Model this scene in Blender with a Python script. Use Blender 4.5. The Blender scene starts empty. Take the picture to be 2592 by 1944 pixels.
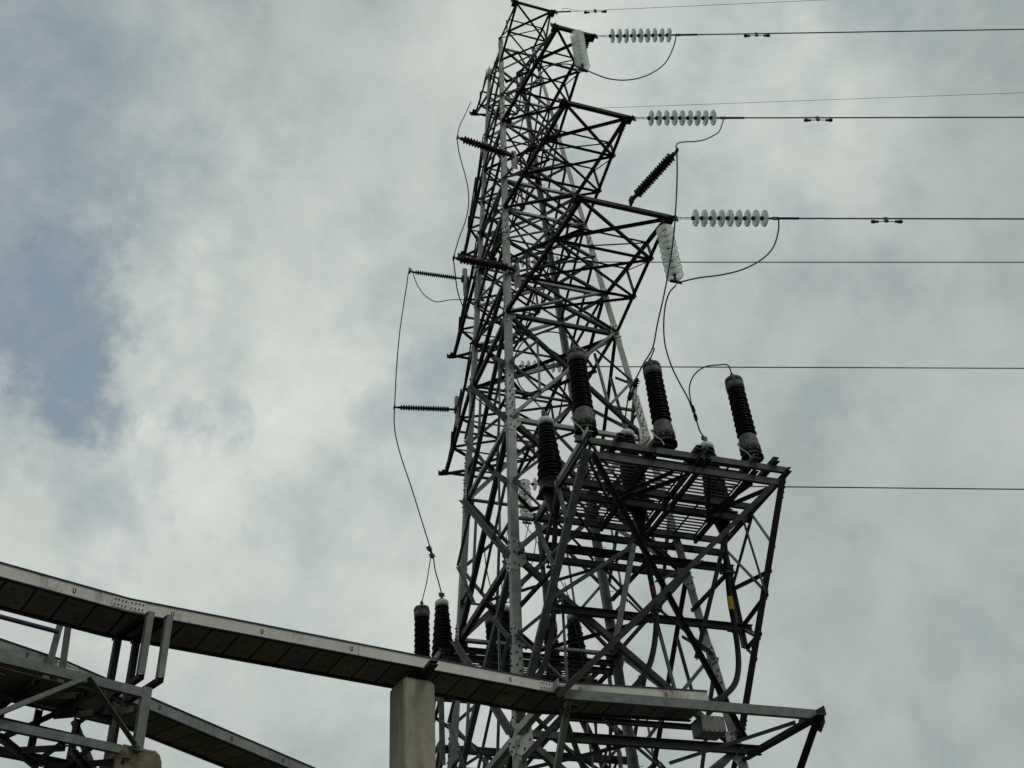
import bpy, math, random
from mathutils import Vector as V, Matrix
random.seed(7)
R = math.radians
scene = bpy.context.scene
C = scene.collection

# ------------------------------------------------------------------ camera
cam_d = bpy.data.cameras.new('camera'); cam = bpy.data.objects.new('camera', cam_d); C.objects.link(cam)
YAW, PITCH, ROLL, FPX = 0.37469, 0.68252, -0.07993, 2781.77
fw = V((math.sin(YAW)*math.cos(PITCH), math.cos(YAW)*math.cos(PITCH), math.sin(PITCH)))
r0 = V((math.cos(YAW), -math.sin(YAW), 0)); u0 = r0.cross(fw)
rt = r0*math.cos(ROLL)+u0*math.sin(ROLL); up = -r0*math.sin(ROLL)+u0*math.cos(ROLL)
cam.matrix_world = Matrix(((rt.x, up.x, -fw.x, 0), (rt.y, up.y, -fw.y, 0), (rt.z, up.z, -fw.z, 0), (0, 0, 0, 1)))
cam_d.sensor_fit = 'HORIZONTAL'; cam_d.sensor_width = 36.0; cam_d.lens = 36.0*FPX/2592.0
cam_d.clip_start = 0.1; cam_d.clip_end = 6000
scene.camera = cam
GROUND = -1.6                       # the camera is held 1.6 m above the ground

# ------------------------------------------------------------------ light
SUN_EL, SUN_AZ = R(52), R(150)      # sun behind the cloud, behind the viewer's right shoulder
world = bpy.data.worlds.new('World'); scene.world = world; world.use_nodes = True
nt = world.node_tree; nt.nodes.clear()
def N(t, **kw):
    n = nt.nodes.new(t)
    for k, v in kw.items(): setattr(n, k, v)
    return n
def LK(a, b): nt.links.new(a, b)
def MATH(op, a, b=None, clamp=False):
    n = N('ShaderNodeMath', operation=op); n.use_clamp = clamp
    for i, x in enumerate((a, b)):
        if x is None: continue
        if isinstance(x, (int, float)): n.inputs[i].default_value = x
        else: LK(x, n.inputs[i])
    return n.outputs[0]
def RAMP(x, stops):
    n = N('ShaderNodeValToRGB'); LK(x, n.inputs[0]); cr = n.color_ramp
    while len(cr.elements) < len(stops): cr.elements.new(0.5)
    for e, (p, c) in zip(cr.elements, stops):
        e.position = p; e.color = (c[0], c[1], c[2], 1) if not isinstance(c, (int, float)) else (c, c, c, 1)
    return n.outputs[0]
out = N('ShaderNodeOutputWorld'); bg = N('ShaderNodeBackground'); LK(bg.outputs[0], out.inputs[0])
sky = N('ShaderNodeTexSky', sky_type='NISHITA'); sky.sun_disc = False
sky.sun_elevation = SUN_EL; sky.sun_rotation = SUN_AZ; sky.dust_density = 2.0; sky.air_density = 1.0
SKY_STRENGTH = 0.1
skyc = N('ShaderNodeMixRGB', blend_type='MULTIPLY'); skyc.inputs[0].default_value = 1
LK(sky.outputs[0], skyc.inputs[1]); skyc.inputs[2].default_value = (SKY_STRENGTH,)*3+(1,)
tc = N('ShaderNodeTexCoord')
def NOISE(scale, detail, rough, dist=0.0, off=(0, 0, 0), vec=None, sc=(1, 1, 1)):
    m = N('ShaderNodeMapping'); LK(vec or tc.outputs['Generated'], m.inputs[0]); m.inputs['Location'].default_value = off
    m.inputs['Scale'].default_value = sc
    n = N('ShaderNodeTexNoise'); LK(m.outputs[0], n.inputs[0]); n.inputs['Scale'].default_value = scale
    n.inputs['Detail'].default_value = detail; n.inputs['Roughness'].default_value = rough; n.inputs['Distortion'].default_value = dist
    return n
# warp the lookup direction so that cloud edges are ragged
wn = NOISE(7.0, 7, 0.62, 0, (3, 1, 2))
sub = N('ShaderNodeVectorMath', operation='SUBTRACT'); LK(wn.outputs['Color'], sub.inputs[0]); sub.inputs[1].default_value = (.5, .5, .5)
scl = N('ShaderNodeVectorMath', operation='SCALE'); LK(sub.outputs[0], scl.inputs[0]); scl.inputs['Scale'].default_value = 0.26
add = N('ShaderNodeVectorMath', operation='ADD'); LK(tc.outputs['Generated'], add.inputs[0]); LK(scl.outputs[0], add.inputs[1])
warp = N('ShaderNodeVectorMath', operation='NORMALIZE'); LK(add.outputs[0], warp.inputs[0])
def BLOB(d, inner, outer):
    v = V(d).normalized()
    n = N('ShaderNodeVectorMath', operation='DISTANCE'); LK(warp.outputs[0], n.inputs[0]); n.inputs[1].default_value = v
    mr = N('ShaderNodeMapRange', interpolation_type='SMOOTHSTEP'); LK(n.outputs['Value'], mr.inputs[0])
    mr.inputs[1].default_value = inner; mr.inputs[2].default_value = outer; mr.inputs[3].default_value = 1; mr.inputs[4].default_value = 0
    return mr.outputs[0]
blue = None      # the breaks in the cloud deck
for d, i, o, k in (((-.27, .64, .72), .10, .34, .95), ((-.14, .50, .85), .0, .22, .42), ((-.06, .89, .45), .0, .06, .35), ((-.153, .65, .744), .02, .13, .7), ((-.135, .72, .682), .03, .12, 1.0), ((-.10, .76, .655), .02, .085, 1.0), ((-.085, .785, .62), .01, .06, 1.0), ((-.03, .64, .77), .0, .07, .5),
                   ((-.075, .80, .60), .015, .07, .9), ((-.05, .85, .53), .0, .09, .45), ((-.1, .57, .81), .0, .13, .5),
                   ((-.19, .63, .75), .02, .14, .7), ((.232, .745, .625), .0, .07, .45), ((.21, .77, .6), .0, .06, .35),
                   ((-.24, .70, .66), .03, .14, .9), ((.0, .62, .78), .0, .08, .25), ((.02, .795, .61), .0, .05, .5)):
    b = MATH('MULTIPLY', BLOB(d, i, o), k)
    blue = b if blue is None else MATH('MAXIMUM', blue, b)
n_big = NOISE(2.2, 6, 0.55, 0.3, (1.7, .4, 2.2))
holes = RAMP(n_big.outputs['Fac'], ((0.0, 1.0), (.36, .55), (.48, 0.0)))     # further breaks all over the sky
hm = N('ShaderNodeSeparateXYZ'); LK(tc.outputs['Generated'], hm.inputs[0])
holes = MATH('MULTIPLY', holes, RAMP(hm.outputs['X'], ((.0, 1.0), (.12, 0.35))))
n_mid = NOISE(6.5, 8, 0.6, 0.2, (4, 4, 1)); n_f = NOISE(17, 7, 0.6, 0.1, (2, 7, 5))
streak = MATH('MULTIPLY', MATH('SUBTRACT', n_mid.outputs['Fac'], .46), 2.7)
blue = MATH('ADD', MATH('MAXIMUM', blue, MATH('MULTIPLY', holes, .6)), MATH('MULTIPLY', streak, -.35))
blue = MATH('SUBTRACT', blue, MATH('MULTIPLY', MATH('SUBTRACT', n_f.outputs['Fac'], .5), .7), clamp=True)
# thick and thin cloud: grey variation
shade = MATH('ADD', MATH('MULTIPLY', n_mid.outputs['Fac'], .45), MATH('ADD', MATH('MULTIPLY', NOISE(3.1, 5, .5, .4, (9, 2, 6)).outputs['Fac'], .45), MATH('MULTIPLY', n_f.outputs['Fac'], .10)))
cloud = RAMP(shade, ((.36, (.37, .425, .42)), (.46, (.45, .50, .485)), (.54, (.525, .57, .545)), (.64, (.62, .655, .625))))
cloud_l = MATH('MAXIMUM', BLOB((.10, .80, .60), .0, .50), MATH('MULTIPLY', BLOB((.34, .47, .81), .0, .34), 1.0))      # the brightest part of the deck, left of the tower
cb = N('ShaderNodeMixRGB', blend_type='MULTIPLY'); cb.inputs[0].default_value = 1; LK(cloud, cb.inputs[1])
LK(RAMP(cloud_l, ((0, (.87, .88, .875)), (1, (1.205, 1.18, 1.16)))), cb.inputs[2])
veil = N('ShaderNodeMixRGB'); veil.inputs[0].default_value = .62; LK(skyc.outputs[0], veil.inputs[1]); veil.inputs[2].default_value = (.27, .36, .405, 1)
mixc = N('ShaderNodeMixRGB'); LK(MATH('MULTIPLY', blue, .92), mixc.inputs[0]); LK(cb.outputs[0], mixc.inputs[1]); LK(veil.outputs[0], mixc.inputs[2])
LK(mixc.outputs[0], bg.inputs[0]); bg.inputs[1].default_value = 1.0

sl = bpy.data.lights.new('sun', 'SUN'); sl.energy = 0.7; sl.angle = R(14); sl.color = (1, .96, .9)
so = bpy.data.objects.new('sun', sl); C.objects.link(so)
sd = V((math.sin(SUN_AZ)*math.cos(SUN_EL), math.cos(SUN_AZ)*math.cos(SUN_EL), math.sin(SUN_EL)))
so.rotation_euler = sd.to_track_quat('Z', 'Y').to_euler(); so.location = (0, 0, 60)
scene.cycles.transparent_max_bounces = 40
scene.view_settings.view_transform = 'Standard'; scene.view_settings.look = 'None'
scene.view_settings.exposure = 0.0; scene.view_settings.gamma = 1.0; scene.view_settings.use_curve_mapping = False

# ------------------------------------------------------------------ materials
def material(name, col, rough=.6, metal=0.0, col2=None, scale=6.0, vary=0.0, bump=0.0, trans=0.0, stain=None, coat=0.0, ior=1.45, bscale=30, stretch=None, spec=.35):
    m = bpy.data.materials.new(name); m.use_nodes = True; t = m.node_tree; bs = t.nodes['Principled BSDF']
    nn = t.nodes.new; ln = t.links.new
    bs.inputs['Roughness'].default_value = rough; bs.inputs['Metallic'].default_value = metal
    bs.inputs['Transmission Weight'].default_value = trans; bs.inputs['Coat Weight'].default_value = coat; bs.inputs['IOR'].default_value = ior; bs.inputs['Specular IOR Level'].default_value = spec
    co = nn('ShaderNodeTexCoord'); vec = co.outputs['Object']
    if stretch:
        mp = nn('ShaderNodeMapping'); ln(vec, mp.inputs[0]); mp.inputs['Scale'].default_value = stretch; vec = mp.outputs[0]
    cur = None
    if col2:
        a = nn('ShaderNodeTexNoise'); ln(vec, a.inputs[0]); a.inputs['Scale'].default_value = scale; a.inputs['Detail'].default_value = 7; a.inputs['Roughness'].default_value = .65
        r = nn('ShaderNodeValToRGB'); ln(a.outputs['Fac'], r.inputs[0]); r.color_ramp.elements[0].position = .36; r.color_ramp.elements[1].position = .64
        r.color_ramp.elements[0].color = (*col, 1); r.color_ramp.elements[1].color = (*col2, 1); cur = r.outputs[0]
    if stain:
        a = nn('ShaderNodeTexNoise'); ln(vec, a.inputs[0]); a.inputs['Scale'].default_value = scale*.45; a.inputs['Detail'].default_value = 9; a.inputs['Roughness'].default_value = .75
        r = nn('ShaderNodeValToRGB'); ln(a.outputs['Fac'], r.inputs[0]); r.color_ramp.elements[0].position = stain[1]; r.color_ramp.elements[1].position = stain[1]+.1
        r.color_ramp.elements[0].color = (0, 0, 0, 1); r.color_ramp.elements[1].color = (1, 1, 1, 1)
        mx = nn('ShaderNodeMixRGB'); ln(r.outputs[0], mx.inputs[0])
        if cur: ln(cur, mx.inputs[1])
        else: mx.inputs[1].default_value = (*col, 1)
        mx.inputs[2].default_value = (*stain[0], 1); cur = mx.outputs[0]
    if vary:
        oi = nn('ShaderNodeObjectInfo'); mr = nn('ShaderNodeMapRange'); ln(oi.outputs['Random'], mr.inputs[0])
        mr.inputs[3].default_value = 1-vary; mr.inputs[4].default_value = 1+vary
        mx = nn('ShaderNodeMixRGB'); mx.blend_type = 'MULTIPLY'; mx.inputs[0].default_value = 1
        if cur: ln(cur, mx.inputs[1])
        else: mx.inputs[1].default_value = (*col, 1)
        ln(mr.outputs[0], mx.inputs[2]); cur = mx.outputs[0]
    if cur: ln(cur, bs.inputs['Base Color'])
    else: bs.inputs['Base Color'].default_value = (*col, 1)
    if bump:
        a = nn('ShaderNodeTexNoise'); ln(vec, a.inputs[0]); a.inputs['Scale'].default_value = bscale; a.inputs['Detail'].default_value = 5
        b = nn('ShaderNodeBump'); ln(a.outputs['Fac'], b.inputs['Height']); b.inputs['Strength'].default_value = bump; b.inputs['Distance'].default_value = .01
        ln(b.outputs[0], bs.inputs['Normal'])
    return m
M = dict(
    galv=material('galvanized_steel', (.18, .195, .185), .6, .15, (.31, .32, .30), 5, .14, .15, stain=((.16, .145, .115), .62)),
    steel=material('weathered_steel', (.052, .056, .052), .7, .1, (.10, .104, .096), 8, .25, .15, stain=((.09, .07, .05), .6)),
    dark=material('dirty_shade_toned_steel', (.016, .017, .016), .75, .05, (.034, .034, .031), 7, .2, .15, stain=((.05, .04, .03), .58)),  # shade of undersides and inner members put into the colour of dirty steel
    aged=material('aged_galvanized_steel', (.10, .115, .108), .6, .2, (.165, .18, .17), 9, .15, .15, stain=((.12, .10, .075), .62)),
    bolt=material('bolt_steel', (.035, .035, .034), .6, .2),
    gusset=material('gusset_plate_steel', (.31, .32, .30), .6, .15, (.40, .41, .385), 11, .12, .1, stain=((.15, .13, .1), .63)),
    porcelain=material('black_brown_porcelain', (.005, .0045, .0045), .33, 0, (.009, .008, .007), 4, 0, ior=1.35, spec=.30),
    brown=material('brown_porcelain', (.020, .010, .009), .55, 0, (.034, .016, .013), 6, .1, ior=1.35, spec=.25),
    polymer=material('grey_polymer', (.018, .018, .02), .6, 0),
    cast=material('cast_grey_metal', (.055, .058, .058), .65, .2, (.12, .125, .12), 14, .1, .25, stain=((.05, .045, .04), .57)),
    cap=material('white_cap', (.55, .56, .55), .45, 0, (.68, .69, .67), 12, 0, 0, stain=((.35, .34, .31), .6)),
    glass=None,
    ironcap=material('disc_iron_cap', (.03, .032, .04), .5, .5),
    wire=material('aluminium_conductor', (.045, .045, .085), .6, .2),
    lead=material('dull_lead_wire', (.028, .031, .035), .6, .2),
    rubber=material('black_cable_sheath', (.006, .006, .007), .6, 0, (.010, .010, .011), 20, 0, ior=1.3, spec=.25),
    yellow=material('yellow_tape', (.42, .25, .012), .7, 0, (.58, .36, .03), 25), red=material('red_tape', (.10, .012, .010), .7, 0, (.15, .02, .016), 25),
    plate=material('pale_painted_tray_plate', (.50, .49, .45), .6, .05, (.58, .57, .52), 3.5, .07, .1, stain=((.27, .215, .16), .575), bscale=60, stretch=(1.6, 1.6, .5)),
    rustplate=material('rust_streaked_tray_plate', (.44, .42, .36), .6, .05, (.56, .54, .48), 3.0, .06, .1, stain=((.22, .14, .09), .54), bscale=60, stretch=(1.5, 1.5, .7)),
    tray=material('brown_tray_cover', (.16, .135, .12), .75, .0, (.23, .195, .17), 3, .16, .15),
    edge=material('dark_tray_edge', (.035, .035, .06), .6, .2),
    concrete=material('weathered_concrete', (.24, .22, .17), .9, 0, (.36, .335, .265), 4.5, 0, .8, stain=((.15, .125, .09), .57), bscale=45, stretch=(1, 1, .3)),
    oldconc=material('stained_brown_concrete', (.13, .105, .07), .9, 0, (.22, .185, .13), 5, 0, .6, stain=((.06, .05, .035), .55)),
    ground=material('grass_and_gravel_ground', (.03, .04, .016), .95, 0, (.065, .06, .04), .5, 0, .6),
    greygreen=material('grey_green_wire', (.42, .45, .33), .6),
)

def glass_material():
    m = bpy.data.materials.new('pale_green_insulator_glass'); m.use_nodes = True; t = m.node_tree; t.nodes.clear(); nn = t.nodes.new; ln = t.links.new
    o = nn('ShaderNodeOutputMaterial'); tr = nn('ShaderNodeBsdfTransparent'); tl = nn('ShaderNodeBsdfTranslucent'); df = nn('ShaderNodeBsdfDiffuse'); gl = nn('ShaderNodeBsdfGlossy')
    tr.inputs[0].default_value = (.97, .99, .98, 1); tl.inputs[0].default_value = (.97, 1, .98, 1); df.inputs[0].default_value = (.92, .96, .93, 1); gl.inputs['Roughness'].default_value = .3
    a = nn('ShaderNodeMixShader'); a.inputs[0].default_value = .35; ln(tl.outputs[0], a.inputs[1]); ln(df.outputs[0], a.inputs[2])
    lw = nn('ShaderNodeLayerWeight'); lw.inputs[0].default_value = .35
    mr = nn('ShaderNodeMapRange'); ln(lw.outputs['Facing'], mr.inputs[0]); mr.inputs[3].default_value = .60; mr.inputs[4].default_value = .12
    b = nn('ShaderNodeMixShader'); ln(mr.outputs[0], b.inputs[0]); ln(a.outputs[0], b.inputs[1]); ln(tr.outputs[0], b.inputs[2])
    f = nn('ShaderNodeFresnel'); f.inputs[0].default_value = 1.2; c = nn('ShaderNodeMixShader'); ln(f.outputs[0], c.inputs[0]); ln(b.outputs[0], c.inputs[1]); ln(gl.outputs[0], c.inputs[2])
    ln(c.outputs[0], o.inputs[0]); return m
M['glass'] = glass_material()

# ------------------------------------------------------------------ mesh helpers
def tag(o, label, cat, group=None, kind=None):
    if label: o['label'] = label
    if cat: o['category'] = cat
    if group: o['group'] = group
    if kind: o['kind'] = kind
    return o
def root(name, loc, label, cat, group=None):
    o = bpy.data.objects.new(name, None); C.objects.link(o); o.location = loc; o.empty_display_size = .2
    return tag(o, label, cat, group)
def origin(par):
    p = V((0, 0, 0))
    while par is not None: p += V(par.location); par = par.parent
    return p
class MB:
    def __init__(s): s.v = []; s.f = []; s.sm = []
    def add(s, vs, fs, smooth=False):
        n = len(s.v); s.v += [tuple(v) for v in vs]; s.f += [tuple(i+n for i in f) for f in fs]; s.sm += [smooth]*len(fs)
    def prism(s, a, b, prof_a, prof_b=None):
        prof_b = prof_b or prof_a; n = len(prof_a)
        vs = [V(a)+p for p in prof_a]+[V(b)+p for p in prof_b]
        fs = [(i, (i+1) % n, n+(i+1) % n, n+i) for i in range(n)]+[tuple(range(n-1, -1, -1)), tuple(range(n, 2*n))]
        s.add(vs, fs)
    def angle(s, a, b, w, t, n1, n2, w2=None, wb=None):       # L section, heel on a-b, flanges along n1 and n2
        def pr(w, ww): return [V((0, 0, 0)), n1*w, n1*w+n2*t, n1*t+n2*t, n1*t+n2*ww, n2*ww]
        p = pr(w, w2 or w); q = pr(wb, wb) if wb else p
        s.prism(a, b, p, q)
    def channel(s, a, b, h, fl, t, nh, nf):                   # C section: web along nh, flanges along nf
        pr = [V((0, 0, 0)), nf*fl, nf*fl+nh*t, nf*t+nh*t, nf*t+nh*(h-t), nf*fl+nh*(h-t), nf*fl+nh*h, nh*h]
        s.prism(a, b, pr)
    def box(s, c, dx, dy, dz):                                # centre and three half-extent vectors
        c = V(c); s.prism(c-dz, c+dz, [-dx-dy, dx-dy, dx+dy, -dx+dy])
    def abox(s, x0, x1, y0, y1, z0, z1):
        s.box(((x0+x1)/2, (y0+y1)/2, (z0+z1)/2), V(((x1-x0)/2, 0, 0)), V((0, (y1-y0)/2, 0)), V((0, 0, (z1-z0)/2)))
    def tube(s, pts, r, n=8, caps=True):
        pts = [V(p) for p in pts]; rs = r if isinstance(r, (list, tuple)) else [r]*len(pts)
        d0 = (pts[1]-pts[0]).normalized(); u = d0.cross(V((0, 0, 1)) if abs(d0.z) < .9 else V((1, 0, 0))).normalized()
        vs = []
        for i, p in enumerate(pts):
            d = (pts[min(i+1, len(pts)-1)]-pts[max(i-1, 0)]).normalized()
            u = (u-d*u.dot(d)).normalized(); w = d.cross(u)
            vs += [p+(u*math.cos(2*math.pi*k/n)+w*math.sin(2*math.pi*k/n))*rs[i] for k in range(n)]
        fs = [(i*n+k, i*n+(k+1) % n, (i+1)*n+(k+1) % n, (i+1)*n+k) for i in range(len(pts)-1) for k in range(n)]
        s.add(vs, fs, True)
        if caps: s.add(vs[:n], [tuple(range(n-1, -1, -1))]); s.add(vs[-n:], [tuple(range(n))])
    def lathe(s, a, axis, prof, n=20, smooth=True):           # prof = [(height, radius)] along axis from a
        axis = V(axis).normalized(); u = axis.cross(V((0, 0, 1)) if abs(axis.z) < .9 else V((1, 0, 0))).normalized(); w = axis.cross(u)
        vs = []
        for h, r in prof:
            vs += [V(a)+axis*h+(u*math.cos(2*math.pi*k/n)+w*math.sin(2*math.pi*k/n))*max(r, .0005) for k in range(n)]
        fs = [(i*n+k, i*n+(k+1) % n, (i+1)*n+(k+1) % n, (i+1)*n+k) for i in range(len(prof)-1) for k in range(n)]
        s.add(vs, fs, smooth); s.add(vs[:n], [tuple(range(n-1, -1, -1))]); s.add(vs[-n:], [tuple(range(n))])
    def bolt(s, p, n, r=.016, h=.022): s.tube([p, V(p)+V(n)*h], r, 6)
    def build(s, name, mat, parent=None, at=None):
        o0 = origin(parent) if parent else V(at) if at else V((0, 0, 0))
        me = bpy.data.meshes.new(name); me.from_pydata([tuple(V(v)-o0) for v in s.v], [], s.f); me.update()
        for p, k in zip(me.polygons, s.sm): p.use_smooth = k
        me.materials.append(mat)
        o = bpy.data.objects.new(name, me); C.objects.link(o)
        if parent: o.parent = parent
        else: o.location = o0
        return o
def smooth_path(pts, k=6):                                     # Catmull-Rom
    P = [V(p) for p in pts]; P = [P[0]*2-P[1]]+P+[P[-1]*2-P[-2]]; o = []
    for i in range(1, len(P)-2):
        for j in range(k):
            t = j/k; a, b, c, d = P[i-1:i+3]
            o.append(.5*((2*b)+(c-a)*t+(2*a-5*b+4*c-d)*t*t+(3*b-a-3*c+d)*t**3))
    return o+[P[-2]]
X, Y, Z = V((1, 0, 0)), V((0, 1, 0)), V((0, 0, 1))
def lerp(a, b, t): return V(a)*(1-t)+V(b)*t
def copy_tree(o, parent=None):
    c = o.copy(); C.objects.link(c); c.parent = parent
    for ch in list(o.children): copy_tree(ch, c)
    return c

# ------------------------------------------------------------------ ground
g = MB(); S = 3000
g.add([(-S, -S, GROUND), (S, -S, GROUND), (S, S, GROUND), (-S, S, GROUND)], [(0, 1, 2, 3)])
tag(g.build('ground', M['ground']), None, None, kind='structure')

# ------------------------------------------------------------------ lattice tower
CX, CY, APEX, SL = 6.4417, 14.6843, 30.0, 0.0676
def leg(sx, sy, z): h = SL*(APEX-z); return V((CX+sx*h, CY+sy*h, z))
tower = root('lattice_tower', (CX, CY, GROUND), 'tall galvanized steel lattice transmission tower with four levels of box cross arms', 'pylon')
BODY_TOP = 23.4
def legw(z): return .145 if z < 6.3 else .135 if z < 11.6 else .12 if z < 16 else .105 if z < 20 else .09
for sx, sy in ((-1, -1), (1, -1), (-1, 1), (1, 1)):
    mb = MB(); zs = [GROUND, 6.5, 11.6, 16.1, 20.3, BODY_TOP]
    for z0, z1 in zip(zs, zs[1:]):
        w = legw((z0+z1)/2); mb.angle(leg(sx, sy, z0), leg(sx, sy, z1), w, w*.1, X*-sx, Y*-sy)
    mb.build('leg', M['galv'], tower)
    f = MB(); b = leg(sx, sy, GROUND); f.abox(b.x-.35, b.x+.35, b.y-.35, b.y+.35, GROUND, GROUND+.35); f.build('footing', M['concrete'], tower)
bolts = MB()
# faces: pair of corners (sxa,sya)-(sxb,syb) and outward normal
FACES = [((-1, -1), (1, -1), -Y), ((-1, -1), (-1, 1), -X), ((1, -1), (1, 1), X), ((-1, 1), (1, 1), Y)]
def fdir(sa, sb): return V((sb[0]-sa[0], sb[1]-sa[1], 0)).normalized()
def face_member(name, P, Q, n, w, off, mat, inward=True, t=None):
    # angle with one flange flat on the face plane (offset off outwards), other flange pointing in or out
    d = (Q-P).normalized(); side = n.cross(d).normalized()
    if side.z < 0: side = -side
    t = t or max(.006, w*.1); mb = MB()
    o = n*off-side*(w/2)
    mb.angle(P+o, Q+o, w, t, side, (-n if inward else n))
    return mb.build(name, mat, tower)
def pl(mb, P, n, pts, t=.01):       # flat polygon plate on face plane
    q = [V(p) for p in pts]; mb.prism(P, V(P)+n*t, q)
LEVELS_X = [(GROUND, 2.7), (2.7, 5.5), (5.5, 8.3), (8.3, 11.0), (11.0, 13.55), (13.55, 14.6), (14.6, 15.65), (15.65, 16.65), (16.65, 17.65),
            (17.65, 18.7), (18.7, 19.75), (19.75, 20.85), (20.85, 21.95), (21.95, 23.05)]
HOR = [2.7, 5.5, 8.3, 11.0, 13.55, 14.6, 16.65, 17.65, 19.75, 20.85, 23.05]
def bw(z): return .085 if z < 11 else .07 if z < 14 else .055 if z < 18 else .045
for sa, sb, n in FACES:
    e = fdir(sa, sb)
    for z0, z1 in LEVELS_X:
        A0, B0, A1, B1 = leg(*sa, z0), leg(*sb, z0), leg(*sa, z1), leg(*sb, z1); w = bw(z0)
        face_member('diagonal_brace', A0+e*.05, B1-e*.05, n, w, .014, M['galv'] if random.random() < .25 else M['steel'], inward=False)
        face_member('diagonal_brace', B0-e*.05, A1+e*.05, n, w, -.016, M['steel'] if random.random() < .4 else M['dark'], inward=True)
        if z1-z0 > 2:          # redundant members of the tall bays
            c = (A0+B0+A1+B1)/4; zm = (z0+z1)/2
            for s_, P0, P1 in ((sa, A0, A1), (sb, B0, B1)):
                lm = leg(*s_, zm); q = 1 if s_ == sa else -1
                lo = lerp(P0, c, .5); hi = lerp(P1, c, .5)
                face_member('redundant_brace', lm+e*q*.05, lo, n, .05, .03, M['aged'], inward=False)
                face_member('redundant_brace', lm+e*q*.05, hi, n, .05, .03, M['steel'], inward=False)
                l2 = leg(*s_, (z0+zm)/2)
                face_member('redundant_brace', l2+e*q*.05, lo, n, .042, -.03, M['steel'])
                if 2 < z0 < 10: face_member('redundant_brace', lo, (A0+B0)/2+(P0-(A0+B0)/2)*.12, n, .045, .045, M['steel'], inward=False)
                if z0 > 5: face_member('redundant_brace', lo, hi, n, .042, -.04, M['aged'])
    for z in HOR:
        if z == 16.65 and n.y == 0 and False: continue
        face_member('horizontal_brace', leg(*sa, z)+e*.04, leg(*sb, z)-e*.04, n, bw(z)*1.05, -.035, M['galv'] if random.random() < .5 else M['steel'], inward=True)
    # gusset plates with bolts
    for z in [2.7, 5.5, 6.9, 8.3, 11.0, 13.55, 14.6, 15.65, 16.65, 17.65, 18.7, 19.75, 20.85, 21.95, 23.05]:
        for s_, q in ((sa, 1), (sb, -1)):
            P = leg(*s_, z); k = {2.7: .30, 5.5: .34, 6.9: .20, 8.3: .32, 11.0: .30, 13.55: .25}.get(z, .15 if z < 18 else .11)
            dn = (leg(*s_, z-1)-P)
            mb = MB(); shape = [e*q*.0+dn*(-k*.9), e*q*k*.62+dn*(-k*.55), e*q*k*.72+dn*(k*.5), e*q*k*.25+dn*k, dn*k*.9]
            if q < 0: shape = shape[::-1]
            pl(mb, P+n*.001, n, shape, .008)
            mb.build('gusset_plate', M['gusset'], tower)
            nb = 3 if k > .18 else 2
            for i in range(nb):
                for j in range(2 if k > .18 else 1):
                    bolts.bolt(P+e*q*(k*.12+.07*j*(k/.3))+dn*(-k*.6+i*k*1.2/(nb-1)+j*.03)+n*.009, n, .013 if k > .18 else .010, .02)
            if k > .18:
                for i in range(3): bolts.bolt(P+e*q*k*(.40+.09*i)+dn*(k*(-.30+.3*i))+n*.009, n, .013, .02)
# splice plates at the leg joints
for sx, sy in ((-1, -1), (1, -1), (-1, 1), (1, 1)):
    for zc, L in ((6.55, .85), (11.62, .72), (16.1, .5), (20.3, .4), (3.2, .8)):
        w = legw(zc)*.9; n1, n2 = X*-sx, Y*-sy
        P0, P1 = leg(sx, sy, zc-L/2), leg(sx, sy, zc+L/2); ofs = (n1+n2)*-.011
        mb = MB(); mb.angle(P0+ofs, P1+ofs, w, .010, n1, n2); mb.build('splice_plate', M['gusset'], tower)
        nb = int(L/.085)
        for i in range(nb):
            p = lerp(P0, P1, (i+.5)/nb); st = .35 if i % 2 else .68
            bolts.bolt(p+n1*(w*st)-n2*.011, -n2, .013, .028); bolts.bolt(p+n2*(w*st)-n1*.011, -n1, .013, .028)
# plan bracing (diaphragms)
for z in (8.3, 11.0, 13.55, 16.65, 19.75, 23.05, 5.5):
    c = [leg(a, b, z) for a, b in ((-1, -1), (1, -1), (1, 1), (-1, 1))]; m = [(c[i]+c[(i+1) % 4])/2 for i in range(4)]; w = .055 if z < 14 else .045
    for i in range(4):
        P, Q = m[i], m[(i+1) % 4]; d = (Q-P).normalized(); mb = MB(); s_ = Z.cross(d)
        mb.angle(P-Z*.03, Q-Z*.03, w, .006, s_, -Z); mb.build('plan_brace', M['dark'], tower)
    if z in (13.55, 16.65, 19.75):
        for P, Q, o in ((c[0], c[2], -.06), (c[1], c[3], -.075)):
            d = (Q-P).normalized(); mb = MB(); mb.angle(P+Z*o, Q+Z*o, w, .006, Z.cross(d), -Z); mb.build('plan_brace', M['dark'], tower)
# step bolts up two legs
sb_ = MB()
for sx, sy, dirs in ((1, 1, X), (1, 1, Y)):
    z = 2.0; k = 0
    while z < 22:
        P = leg(sx, sy, z)+V((0, -sy*.05, 0)); dd = dirs
        sb_.tube([P, P+dd*.11, P+dd*.115+Z*.02], .006, 5); z += .44; k += 1
tag(sb_.build('step_bolt', M['bolt'], tower), None, None, kind='stuff')

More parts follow.
